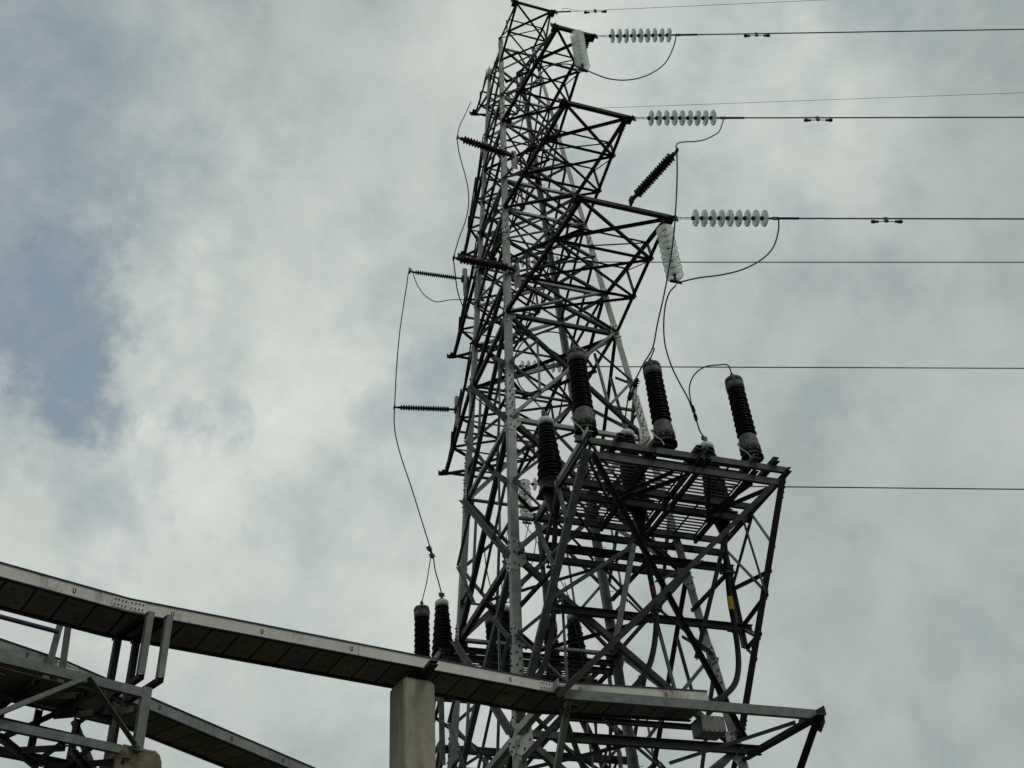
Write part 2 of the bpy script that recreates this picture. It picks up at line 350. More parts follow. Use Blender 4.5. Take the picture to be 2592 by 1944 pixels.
# cross arms: tip centre offset L, half width wt, tip level zt, bottom root zb, top root zr
ARMS = [(1.66, .44, 23.1, 22.35, 23.35, 2), (3.33, .375, 19.62, 19.75, 20.85, 3), (3.68, .63, 16.56, 16.65, 17.65, 3), (4.03, .80, 13.5, 13.55, 14.6, 3)]
for (L, wt, zt, zb, zr, npn) in ARMS:
    for sy in (-1, 1):
        T = [V((CX-wt, CY+sy*L, zt)), V((CX+wt, CY+sy*L, zt))]
        cw = .066 if zt < 21 else .046; bwid = .038 if zt < 21 else .032
        Bt = [leg(-1, sy, zb), leg(1, sy, zb)]; Tp = [leg(-1, sy, zr), leg(1, sy, zr)]
        mb = MB(); mb.angle(T[0]-X*.06, T[1]+X*.06, cw*1.1, .009, Z, Y*-sy)
        for i, s in ((0, -1), (1, 1)):       # tip gusset and shackle lug
            mb.box(T[i]+V((s*.03, -sy*.05, .0)), V((.06, 0, 0)), V((0, .09, 0)), V((0, 0, .012)))
            mb.box(T[i]+V((s*.085, 0, .0)), V((.055, 0, 0)), V((0, .012, 0)), V((0, 0, .05)))
            mb.tube([T[i]+V((s*.06, -.06, .0)), T[i]+V((s*.06, .06, 0))], .02, 6)
            mb.tube([T[i]+V((s*.13, 0, -.06)), T[i]+V((s*.13, 0, .07))], .012, 6)
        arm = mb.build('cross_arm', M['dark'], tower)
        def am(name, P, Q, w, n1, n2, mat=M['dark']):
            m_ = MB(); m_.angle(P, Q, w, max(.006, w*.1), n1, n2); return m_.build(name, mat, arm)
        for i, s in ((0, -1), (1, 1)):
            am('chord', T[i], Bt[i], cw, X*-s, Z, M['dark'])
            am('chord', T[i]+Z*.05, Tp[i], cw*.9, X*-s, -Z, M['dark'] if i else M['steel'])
        pts_b = [[lerp(T[i], Bt[i], k/npn) for k in range(npn+1)] for i in (0, 1)]
        pts_t = [[lerp(T[i]+Z*.05, Tp[i], k/npn) for k in range(npn+1)] for i in (0, 1)]
        for k in range(npn):
            # bottom plane: crossed diagonals and struts
            for a, b, o in ((0, 1, -.012), (1, 0, -.022)):
                P, Q = pts_b[a][k]+Z*o, pts_b[b][k+1]+Z*o
                am('brace', P, Q, bwid if k else bwid*1.3, Z.cross((Q-P).normalized()), Z if o > -.02 else -Z, M['dark'])
            if k: am('brace', pts_b[0][k]-Z*.03, pts_b[1][k]-Z*.03, bwid, Y*sy, -Z)
            # top plane
            a = k % 2; P, Q = pts_t[a][k]+Z*.012, pts_t[1-a][k+1]+Z*.012
            if k == 1: am('brace', P, Q, bwid*.8, Z.cross((Q-P).normalized()), Z)
            if k: am('brace', pts_t[0][k]+Z*.014, pts_t[1][k]+Z*.014, bwid, Y*sy, Z)
            # sides
            for i, s in ((0, -1), (1, 1)):
                if k:
                    am('brace', pts_b[i][k]+X*s*.010, pts_t[i][k]+X*s*.010, bwid, Y, X*s)
                    am('brace', pts_b[i][k]+X*s*.018, pts_t[i][k+1]+X*s*.018, bwid*.8, Y, X*s)
        for i, s in ((0, -1), (1, 1)):
            for q in range(6):
                bolts.bolt(lerp(T[i], Bt[i], .03+q*.018)+V((s*.006, 0, .03)), X*s, .010, .02)
tag(bolts.build('bolt', M['bolt'], tower), None, None, kind='stuff')
# brackets that carry the post insulators
def bracket(P, Q, w=.09):
    mb = MB(); mb.angle(P, Q, w, .008, X*1.0, Y); return mb.build('insulator_bracket', M['galv'], tower)
bracket(V((5.50, 12.98, 17.45)), V((5.50, 12.98, 16.9))); bracket(V((5.34, 12.98, 14.2)), V((5.34, 12.98, 13.6)))
bracket(V((5.60, 16.66, 17.75)), V((5.60, 16.66, 16.95))); bracket(V((5.42, 17.03, 14.3)), V((5.42, 17.03, 13.55)))

# ------------------------------------------------------------------ equipment platforms on the tower faces
def platform(sy, z, label, x0=5.22, x1=8.52, leaf=0.0, yn=3.62, ym=2.42, yf=1.42):
    """sy=-1 camera side, +1 far side; y measured outwards from the tower axis"""
    def P(x, y, zz): return V((x+leaf, CY+sy*y, zz))
    rt_ = root('equipment_platform', P((x0+x1)/2, 2.5, z), label, 'platform', 'equipment platforms on the tower')
    def beam(name, a, b, h, fl, mat, nh=Z, nf=None, t=.009):
        mb = MB(); mb.channel(a, b, h, fl, t, nh, nf if nf is not None else Y*sy*-1); o = mb.build(name, mat, rt_); return o
    # long beams: upper channel and lower channel a little inwards
    for i, y in enumerate((yn, ym, yf)):
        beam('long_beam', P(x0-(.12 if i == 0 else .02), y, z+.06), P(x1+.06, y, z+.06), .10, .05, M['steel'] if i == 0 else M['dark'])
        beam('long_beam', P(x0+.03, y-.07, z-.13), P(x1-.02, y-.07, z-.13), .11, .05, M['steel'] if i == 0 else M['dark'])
    # cross beams, front to back
    for x in (x0, x0+1.06, x0+1.73, x0+1.86, x1-.5, x1-.02):
        end = .14 if x not in (x0+1.06, x1-.5) else .02
        a, b = P(x, yn+end, z-.015), P(x, (yf-.02) if x != x0 else yf-.06, z-.015)
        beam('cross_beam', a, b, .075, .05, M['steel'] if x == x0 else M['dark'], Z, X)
        if x == x0:
            mb = MB(); mb.angle(P(x-.03, yn+.25, z+.06), P(x+.01, yf-.02, z+.03), .085, .009, X, Z); mb.build('edge_angle', M['galv'], rt_)
    # grating bars in four bays
    proto = None
    for xa, xb in ((x0+.32, x0+1.71), (x0+1.92, x1-.52)):
        for ya, yb in ((ym+.06, yn-.06), (yf+.05, ym-.06)):
            nb = int((yb-ya)/.076)
            mb = MB(); mb.abox(-(xb-xa)/2, (xb-xa)/2, -.007, .007, -.012, .012); first = None
            for k in range(nb):
                pos = P((xa+xb)/2, ya+(k+.5)*(yb-ya)/nb, z+.085)-V(rt_.location)
                if first is None:
                    first = mb.build('grating_bar', M['dark']); first.parent = rt_; first.location = pos
                else:
                    c = first.copy(); C.objects.link(c); c.location = pos
            for x in (xa+.02, (xa+xb)/2, xb-.02):
                beam('grating_bearer', P(x, ya, z+.05), P(x, yb, z+.05), .02, .02, M['dark'], Z, X)
    # light bracing under the deck
    def ang(name, a, b, w, n1, n2, mat=M['steel']):
        mb = MB(); mb.angle(a, b, w, max(.006, w*.1), n1, n2); return mb.build(name, mat, rt_)
    for xa, xb in ((x0+.12, x0+.78), (x0+1.4, x0+.78), (x0+1.98, x0+2.4), (x1-.52, x0+2.4)):
        a, b = P(xa, yn-.1, z-.14), P(xb, ym+.02, z-.14); ang('deck_brace', a, b, .045, Z.cross((b-a).normalized()), -Z)
    for xa, ya, xb, yb in ((x0+1.63, yn-.12, x0+.88, ym), (x1-.2, yn-.12, x1-.8, ym), (x0+.1, ym, x0+.98, yf)):
        a, b = P(xa, ya, z-.15), P(xb, yb, z-.15); ang('deck_brace', a, b, .05, Z.cross((b-a).normalized()), -Z)
    # inclined struts down to the legs
    zl = z-3.25
    LT, RT = P(x0, yn, z-.05), P(x1, yn, z-.05); LB, RB = leg(-1, sy, zl)+V((0, sy*.02, 0)), leg(1, sy, zl)+V((.05, sy*.02, 0))
    LB.x += leaf*0; out_ = Y*sy
    for a, b, s in ((LT, LB, -1), (RT, RB, 1)):
        ang('strut', a, b, .105, X*-s, Y*-sy, M['steel'] if s < 0 else M['dark'])
    DB = V((4.66, 11.16, 5.12)) if sy < 0 else LB
    for a, b, w, o in ((RT-X*.25-Z*.2, DB, .07, .02), (LT+X*.1-Z*.1, RB, .068, .045)):
        d = (b-a).normalized(); ang('cross_strut', a+out_*o, b+out_*o, w, Y.cross(d).normalized(), out_, M['dark'])
    q = lerp(LT, RB, .33)
    for a, b, w in ((q, lerp(LT, LB, .58), .05), (q, lerp(RT, DB, .78), .075), (lerp(RT, DB, .30), lerp(LT, RB, .72), .07),
                    (lerp(LT, RB, .45), lerp(RT, DB, .42), .05), (lerp(RT, DB, .22), lerp(RT, RB, .45), .05)):
        d = (b-a).normalized(); ang('cross_strut', a-out_*.02, b-out_*.02, w, Y.cross(d).normalized(), -out_, M['steel'])
    # side trusses
    for s, xx, a, b in ((-1, x0, LT, LB), (1, x1, RT, RB)):
        FT = P(xx, yf+.05, z-.05); MT = P(xx, ym, z-.05); HB = P(xx, yf+.05, z-1.8)
        def st(t): return lerp(a, b, t)
        H = lambda k: lerp(FT, HB, k)
        ang('hanger', FT, HB, .075, X*-s, Y*sy)
        for p_, q_ in ((MT, H(.42)), (MT, st(.27)), (H(.42), st(.36)), (FT, st(.45)), (H(.8), st(.62)), (H(.8), st(.45)), (HB, st(.60)), (H(.97), st(.70))):
            d = (q_-p_).normalized(); ang('side_brace', p_+X*s*.012, q_+X*s*.012, .05, X.cross(d).normalized(), X*-s)
    # channels across the tower face below the deck
    yc = abs(leg(-1, -1, z-.4).y-CY)+.03
    for zz, hh, xr in ((z-.42, .13, x1+.12), (z-1.48, .12, x1+.17), (z-3.42, .13, x1-.22), (z-3.2+.05, .07, x1-.8)):
        yy = SL*(APEX-zz)+.03
        beam('face_channel', P(x0+.02, yy, zz-hh/2), P(xr, yy, zz-hh/2), hh, .055, M['dark'], Z, Y*sy)
    # angle seats sticking up beside the apparatus
    for x in (x0+.53, x0+1.08, x0+1.76, x0+1.93, x1-.5, x1-.17):
        mb = MB(); mb.channel(P(x-.03, yn+.10, z+.17), P(x-.03, yn-.42, z+.17), .07, .10, .008, Z, X); mb.build('seat_channel', M['steel'], rt_)
    b_ = MB()
    for s, a, bq in ((-1, LT, LB), (1, RT, RB)):
        for t in (.01, .03, .05, .07, .44, .455, .47, .93, .945, .96):
            b_.bolt(lerp(a, bq, t)+V((s*.002, sy*-.04, 0)), X*s, .012, .025)
    tag(b_.build('bolt', M['bolt'], rt_), None, None, kind='stuff')
    return rt_
platform(-1, 8.86, 'dark steel grating platform bracketed high on the near face, carrying three tall arresters', x0=5.38, x1=8.56, yn=3.52, ym=2.51, yf=1.50)
platform(1, 8.0, 'dark steel grating platform on the far face of the tower, lower left behind the tray', x0=4.68, x1=7.75, yn=3.0, ym=2.2)

# ------------------------------------------------------------------ insulators and apparatus
def sheds(mb, a, axis, n, pitch, r0, r1, core0, core1, seg=22):
    pr = []
    for i in range(n):
        t = i/max(1, n-1); r = r0+(r1-r0)*t; c = core0+(core1-core0)*t; h = i*pitch
        rr = r if i % 2 == 0 else r*.93
        pr += [(h, c), (h+pitch*.18, c+(rr-c)*.35), (h+pitch*.42, rr*.985), (h+pitch*.55, rr), (h+pitch*.68, rr*.96), (h+pitch*.8, c*1.05)]
    pr.append((n*pitch, core1)); mb.lathe(a, axis, pr, seg)
def arrester(loc, label):
    rt_ = root('surge_arrester', loc, label, 'surge arrester', 'surge arresters on the tower platforms'); L = V(loc)
    mb = MB(); mb.lathe(L, Z, [(0, .15), (.05, .15), (.055, .105), (.12, .105), (.125, .155), (.20, .16), (.25, .148), (.33, .143), (.40, .128), (.42, .11)], 24)
    for k in range(8):
        a = k*math.pi/4+.2; mb.tube([L+V((.145*math.cos(a), .145*math.sin(a), .10)), L+V((.145*math.cos(a), .145*math.sin(a), .135))], .016, 6)
    mb.tube([L+V((-.15, -.02, .22)), L+V((-.22, -.03, .22))], .018, 6)
    mb.build('base_flange', M['cast'], rt_)
    mb = MB(); mb.lathe(L, Z, [(-.05, .08), (.0, .08), (.0, .17), (.03, .17)], 16); mb.build('insulating_foot', M['porcelain'], rt_)
    mb = MB(); sheds(mb, L+Z*.42, Z, 17, .053, .152, .142, .105, .10); mb.build('porcelain_body', M['porcelain'], rt_)
    mb = MB(); mb.lathe(L, Z, [(1.31, .12), (1.33, .142), (1.42, .145), (1.43, .125), (1.46, .125), (1.465, .14), (1.52, .135), (1.53, .02)], 24)
    for k in range(6):
        a = k*math.pi/3; mb.tube([L+V((.135*math.cos(a), .135*math.sin(a), 1.42)), L+V((.135*math.cos(a), .135*math.sin(a), 1.475))], .02, 6)
    mb.tube([L+Z*1.52, L+Z*1.67], .014, 6); mb.box(L+Z*1.62, X*.03, Y*.012, Z*.02)
    mb.build('top_flange', M['cast'], rt_)
    mb = MB(); mb.tube(smooth_path([L+V((-.22, -.03, .22)), L+V((-.20, -.06, .12)), L+V((-.13, -.10, .02)), L+V((-.10, -.12, -.08))]), .010, 6)
    mb.build('earth_lead', M['greygreen'], rt_)
    return rt_
def termination(loc, label, top_h=1.34):
    rt_ = root('cable_termination', loc, label, 'cable termination', 'cable terminations on the tower platforms'); L = V(loc)
    mb = MB(); mb.lathe(L, Z, [(-.02, .20), (.0, .205), (.02, .205), (.022, .16), (.10, .165), (.14, .185), (.17, .19)], 24)
    for k in range(8):
        a = k*math.pi/4; mb.tube([L+V((.175*math.cos(a), .175*math.sin(a), -.05)), L+V((.175*math.cos(a), .175*math.sin(a), .05))], .016, 6)
    mb.build('base_flange', M['porcelain'], rt_)
    mb = MB(); n = 17; sheds(mb, L+Z*.17, Z, n, (top_h-.28)/n, .215, .128, .165, .095); mb.build('porcelain_body', M['porcelain'], rt_)
    mb = MB(); h = top_h-.11; mb.lathe(L, Z, [(h, .09), (h+.01, .120), (h+.085, .124), (h+.11, .105), (h+.105, .03)], 24); mb.build('cap', M['cap'], rt_)
    mb = MB(); mb.lathe(L, Z, [(h+.10, .045), (h+.16, .04), (h+.17, .025), (h+.24, .022)], 12); mb.box(L+V((0, 0, h+.24)), X*.05, Y*.012, Z*.035)
    mb.build('connector', M['cast'], rt_)
    mb = MB(); mb.lathe(L, -Z, [(.02, .19), (.06, .15), (.16, .12), (.30, .085), (.42, .06)], 20); mb.build('stress_cone', M['porcelain'], rt_)
    mb = MB(); mb.box(L-Z*.035, X*.20, Y*.19, Z*.012); mb.build('seat_plate', M['dark'], rt_)
    return rt_
ORD = ('leftmost', 'middle', 'rightmost')
AX = (5.50, 6.74, 8.15)
for i, x in enumerate(AX):
    arrester((x, 11.28, 9.16), '%s of the three tall black arresters on the near platform' % ORD[i])
TX = (5.32, 6.77, 8.18)
for i, (x, y, z) in enumerate(((5.42, 12.5, 8.96), (6.79, 12.5, 8.96), (8.20, 12.5, 8.96))):
    termination((x, y, z), ('white-capped black cable termination standing clear at the platform\'s left edge', 'white-capped black cable termination seen through the grating, in the middle of the platform',
                            'white-capped black cable termination seen through the right grating bay')[i])
for i, x in enumerate((4.77, 6.12, 7.25)):
    arrester((x, 17.5, 8.06), ('slim black arrester far left, standing just above the pale tray', 'black arrester behind the near left leg on the far platform', 'black arrester on the far platform behind the curved cable')[i])
for i, x in enumerate((4.93, 6.10, 7.42)):
    termination((x, 16.75, 8.0), ('white-capped black termination left of the tower, just above the pale tray', 'white-capped black termination half hidden by the near left leg', 'wide black termination on the far platform under the near platform struts')[i], 1.34)

def post_insulator(P, Q, r, n, mat, label):
    core = .6 if mat is M['brown'] else .4
    P, Q = V(P), V(Q); d = (Q-P); L = d.length; d.normalize()
    rt_ = root('post_insulator', P, label, 'insulator', 'post insulators holding the jumpers')
    mb = MB(); mb.lathe(P, d, [(0, r*.55), (.02, r*.55), (.03, r*.4), (.16, r*.4), (.17, r*.3)], 12); mb.box(P+d*.02, X*.02, Y*.05, Z*.07); mb.build('base_fitting', M['dark'], rt_)
    mb = MB(); sheds(mb, P+d*.16, d, n, (L-.28)/n, r, r, r*core, r*core, 16); mb.build('shed_body', mat, rt_)
    mb = MB(); mb.lathe(P, d, [(L-.13, r*.42), (L-.06, r*.42), (L-.05, .018), (L+.02, .018)], 10); mb.box(Q, X*.015, Y*.04, Z*.03); mb.build('end_clamp', M['dark'], rt_)
    return rt_
post_insulator((6.49, 10.56, 13.56), (6.86, 9.5, 13.72), .086, 17, M['brown'], 'brown ribbed post insulator slanting up to the right from an arm tip beam')
post_insulator((5.53, 13.0, 17.29), (4.38, 13.0, 17.49), .086, 15, M['brown'], 'upper brown ribbed post insulator reaching left in front of the tower')
post_insulator((5.36, 13.0, 14.07), (4.2, 13.0, 14.06), .086, 15, M['brown'], 'lower brown ribbed post insulator reaching left in front of the tower')
post_insulator((5.60, 16.7, 17.44), (4.38, 16.75, 17.40), .055, 20, M['polymer'], 'upper thin black post insulator sticking out left of the tower')
post_insulator((5.44, 17.07, 13.97), (4.13, 17.07, 13.78), .06, 20, M['polymer'], 'lower thin black post insulator sticking out left of the tower')

disc_mesh = {}
def disc_parts():
    g_ = MB(); g_.lathe((0, 0, 0), X, [(.030, .035), (.028, .075), (.024, .115), (.036, .136), (.058, .143), (.076, .142), (.078, .134), (.058, .126), (.062, .112), (.095, .108), (.095, .100), (.060, .094), (.060, .080), (.090, .074), (.088, .064), (.055, .050), (.055, .03)], 28)
    c_ = MB(); c_.lathe((0, 0, 0), X, [(-.02, .012), (-.015, .028), (.0, .036), (.035, .038), (.040, .030), (.062, .026), (.09, .016), (.145, .012)], 12)
    return g_, c_
def string(P, d, n, label, name, group, lead=.30, clamp=True, pitch=.146):
    P = V(P); d = V(d).normalized(); rt_ = root(name, P, label, 'insulator string', group)
    q = d.to_track_quat('X', 'Z')
    # chain links
    mb = MB(); k = max(1, int(lead/.085)); 
    for i in range(k):
        a = P+d*(i*lead/k); b = P+d*((i+1)*lead/k); u = (d.cross(Z if abs(d.z) < .8 else Y).normalized() if i % 2 == 0 else d.cross(d.cross(Z if abs(d.z) < .8 else Y)).normalized())*.018
        mb.tube([a+u, b+u, b-u, a-u, a+u], .006, 5)
    mb.build('chain', M['lead'], rt_)
    for i in range(n):
        loc = d*(lead+i*pitch)
        if 'g' not in disc_mesh:
            g_, c_ = disc_parts(); go = g_.build('glass_disc', M['glass']); co = c_.build('iron_cap', M['ironcap']); disc_mesh['g'] = go.data; disc_mesh['c'] = co.data
            bpy.data.objects.remove(go); bpy.data.objects.remove(co)
        go = bpy.data.objects.new('glass_disc', disc_mesh['g']); C.objects.link(go); go.parent = rt_; go.location = loc; go.rotation_mode = 'QUATERNION'; go.rotation_quaternion = q @ Matrix.Rotation(random.uniform(-.05, .05), 3, 'Y').to_quaternion() @ Matrix.Rotation(random.uniform(-.05, .05), 3, 'Z').to_quaternion()
        co = bpy.data.objects.new('iron_cap', disc_mesh['c']); C.objects.link(co); co.parent = go
    e = P+d*(lead+n*pitch)
    if clamp:
        mb = MB(); mb.tube([e-d*.03, e+d*.07], .02, 6); mb.box(e+d*.10, d*.05, d.cross(Z).normalized()*.012 if abs(d.z) < .9 else X*.012, Z*.03 if abs(d.z) < .9 else Y*.03)
        mb.tube([e+d*.12, e+d*.5], .021, 8); mb.build('dead_end_clamp', M['wire'], rt_)
    else:
        mb = MB(); mb.tube([e-d*.04, e+d*.06], .02, 6); mb.tube([e+d*.06-X*.10+Z*.0, e+d*.06+X*.10], .025, 8); mb.build('suspension_clamp', M['dark'], rt_)
    return e
def sag_line(P, k, L, n, slope=-.012, curv=.00006):
    P = V(P); d = V((1, k, 0)).normalized(); o = []
    for i in range(n+1):
        s = L*(i/n)**1.4; o.append(P+d*s+Z*(slope*s+curv*s*s))
    return o
def damper(P, d, label):
    P = V(P); d = V(d).normalized(); rt_ = root('vibration_damper', P, label, 'vibration damper', 'vibration dampers on the line wires')
    mb = MB(); mb.box(P-Z*.03, d*.03, d.cross(Z)*.018, Z*.05); mb.build('clamp', M['lead'], rt_)
    mb = MB(); mb.tube([P-d*.2-Z*.075, P-Z*.065, P+d*.2-Z*.075], .007, 6); mb.build('messenger', M['lead'], rt_)
    for s in (-1, 1):
        mb = MB(); mb.lathe(P+d*s*.14-Z*.075, d*s, [(0, .012), (.01, .026), (.05, .02), (.06, .03), (.12, .032), (.13, .02)], 10); mb.build('weight', M['lead'], rt_)
TENS = 'glass strings ending the line wires'
rows = [(1, (6.9, 11.35, 19.62), -.32, 9, 'topmost near', 10.08), (2, (7.14, 11.0, 16.56), -.297, 9, 'middle near', 10.5), (3, (7.32, 10.65, 13.5), -.283, 9, 'lowest near', 10.79)]
LAB = {1: 'white glass string on the uppermost near arm, top right of the tower', 2: 'white glass string on the second near arm, just above the slanting brown post',
       3: 'white glass string on the lowest near arm, largest of the three'}
WL = {1: 'uppermost thick line wire running right from the top glass string', 2: 'second thick line wire running right, with a damper hanging below it', 3: 'third thick line wire, running right from the largest glass string'}
CLAMPS = {}
for i, P, k, n, nm, dx in rows:
    e = string(P, (1, k, -.012), n, LAB[i], 'tension_insulator', TENS, lead=.30)
    CLAMPS[i] = e; d = V((1, k, -.012)).normalized()
    pts = sag_line(e+d*.35, k, 320, 40); mb = MB(); mb.tube(pts, .0138, 6)
    tag(mb.build('line_wire', M['wire'], None, pts[0]), WL[i], 'wire', 'line wires running right')
    # damper on the wire
    t = (dx-pts[0].x)/V((1, k, 0)).normalized().x; dp = pts[0]+V((1, k, 0)).normalized()*t+Z*(-.012*t)
    damper(dp, (1, k, -.012), {1: 'small dumbbell damper on the uppermost thick wire', 2: 'small dumbbell damper on the second thick wire', 3: 'dumbbell damper on the third thick wire, rightmost of the dampers'}[i])
far = [(1, (6.95, 18.0, 19.62), -.281, 'thin wire crossing behind the big hanging string, right of the tower', 'glass string on the far side, upper one, mostly hidden in the lattice'),
       (2, (7.15, 18.36, 16.56), -.264, 'thin level wire passing just behind the arrester tops', 'glass string on the far side in the middle of the lattice, behind the leftmost arrester'),
       (3, (7.32, 18.65, 13.46), -.235, 'lowest thin wire, running right from behind the near platform', 'glass string on the far side behind the near platform\'s left end')]
for i, P, k, lw, ls in far:
    e = string(P, (1, k, -.012), 9, ls, 'tension_insulator', TENS, lead=.28)
    d = V((1, k, -.012)).normalized(); pts = sag_line(e+d*.35, k, 320, 40); mb = MB(); mb.tube(pts, .0138, 6)
    tag(mb.build('line_wire', M['wire'], None, pts[0]), lw, 'wire', 'line wires running right')
# earth wires from the peak arms
for P, k, lab in (((6.98, 13.02, 23.1), -.35, 'very thin earth wire at the very top, leaving the tower peak'), ((6.92, 16.0, 23.12), -.334, 'hair-thin earth wire between the first and second thick wires')):
    d = V((1, k, 0)).normalized(); mb = MB(); P = V(P); pts = [P, P+d*.1]+sag_line(P+d*.2, k, 320, 40, slope=-.001, curv=.00001)
    mb.tube(pts, .0055, 5); tag(mb.build('earth_wire', M['lead'], None, P), lab, 'wire', 'earth wires running right')
rt_ = root('dead_end_fitting', (7.0, 13.0, 23.1), 'small grip fitting with loose wire tail at the tower peak', 'fitting')
mb = MB(); mb.tube([(7.0, 13.01, 23.1), (7.14, 12.96, 23.1), (7.32, 12.9, 23.1)], .02, 6); mb.build('grip', M['wire'], rt_)
mb = MB(); mb.tube(smooth_path([(7.12, 12.97, 23.1), (7.13, 12.96, 23.2), (7.22, 12.93, 23.23), (7.4, 12.87, 23.15), (7.55, 12.82, 23.08)]), .005, 5); mb.build('wire_tail', M['lead'], rt_)
damper((7.86, 12.71, 23.1), (1, -.35, 0), 'tiny pair of weights on the thin wire at the tower peak')

HG = 'glass strings hanging from the arms'
e1 = string((6.46, 11.30, 19.55), (0.0, 0, -1), 8, 'hanging glass string at the uppermost near arm, seen almost end on', 'suspension_insulator', HG, lead=.12, clamp=False)
e3 = string((7.10, 10.68, 13.42), (0.0, 0, -1), 8, 'hanging glass string right of the tower below the lowest near arm', 'suspension_insulator', HG, lead=.20, clamp=False)
string((7.42, 18.64, 13.60), (0, 0, -1), 7, 'hanging glass string between the near left leg and the near platform', 'suspension_insulator', HG, lead=.05, clamp=False)
string((6.44, 18.0, 19.52), (0, 0, -1), 8, 'hanging glass string mostly hidden inside the lattice behind the left leg', 'suspension_insulator', HG, lead=.10, clamp=False)

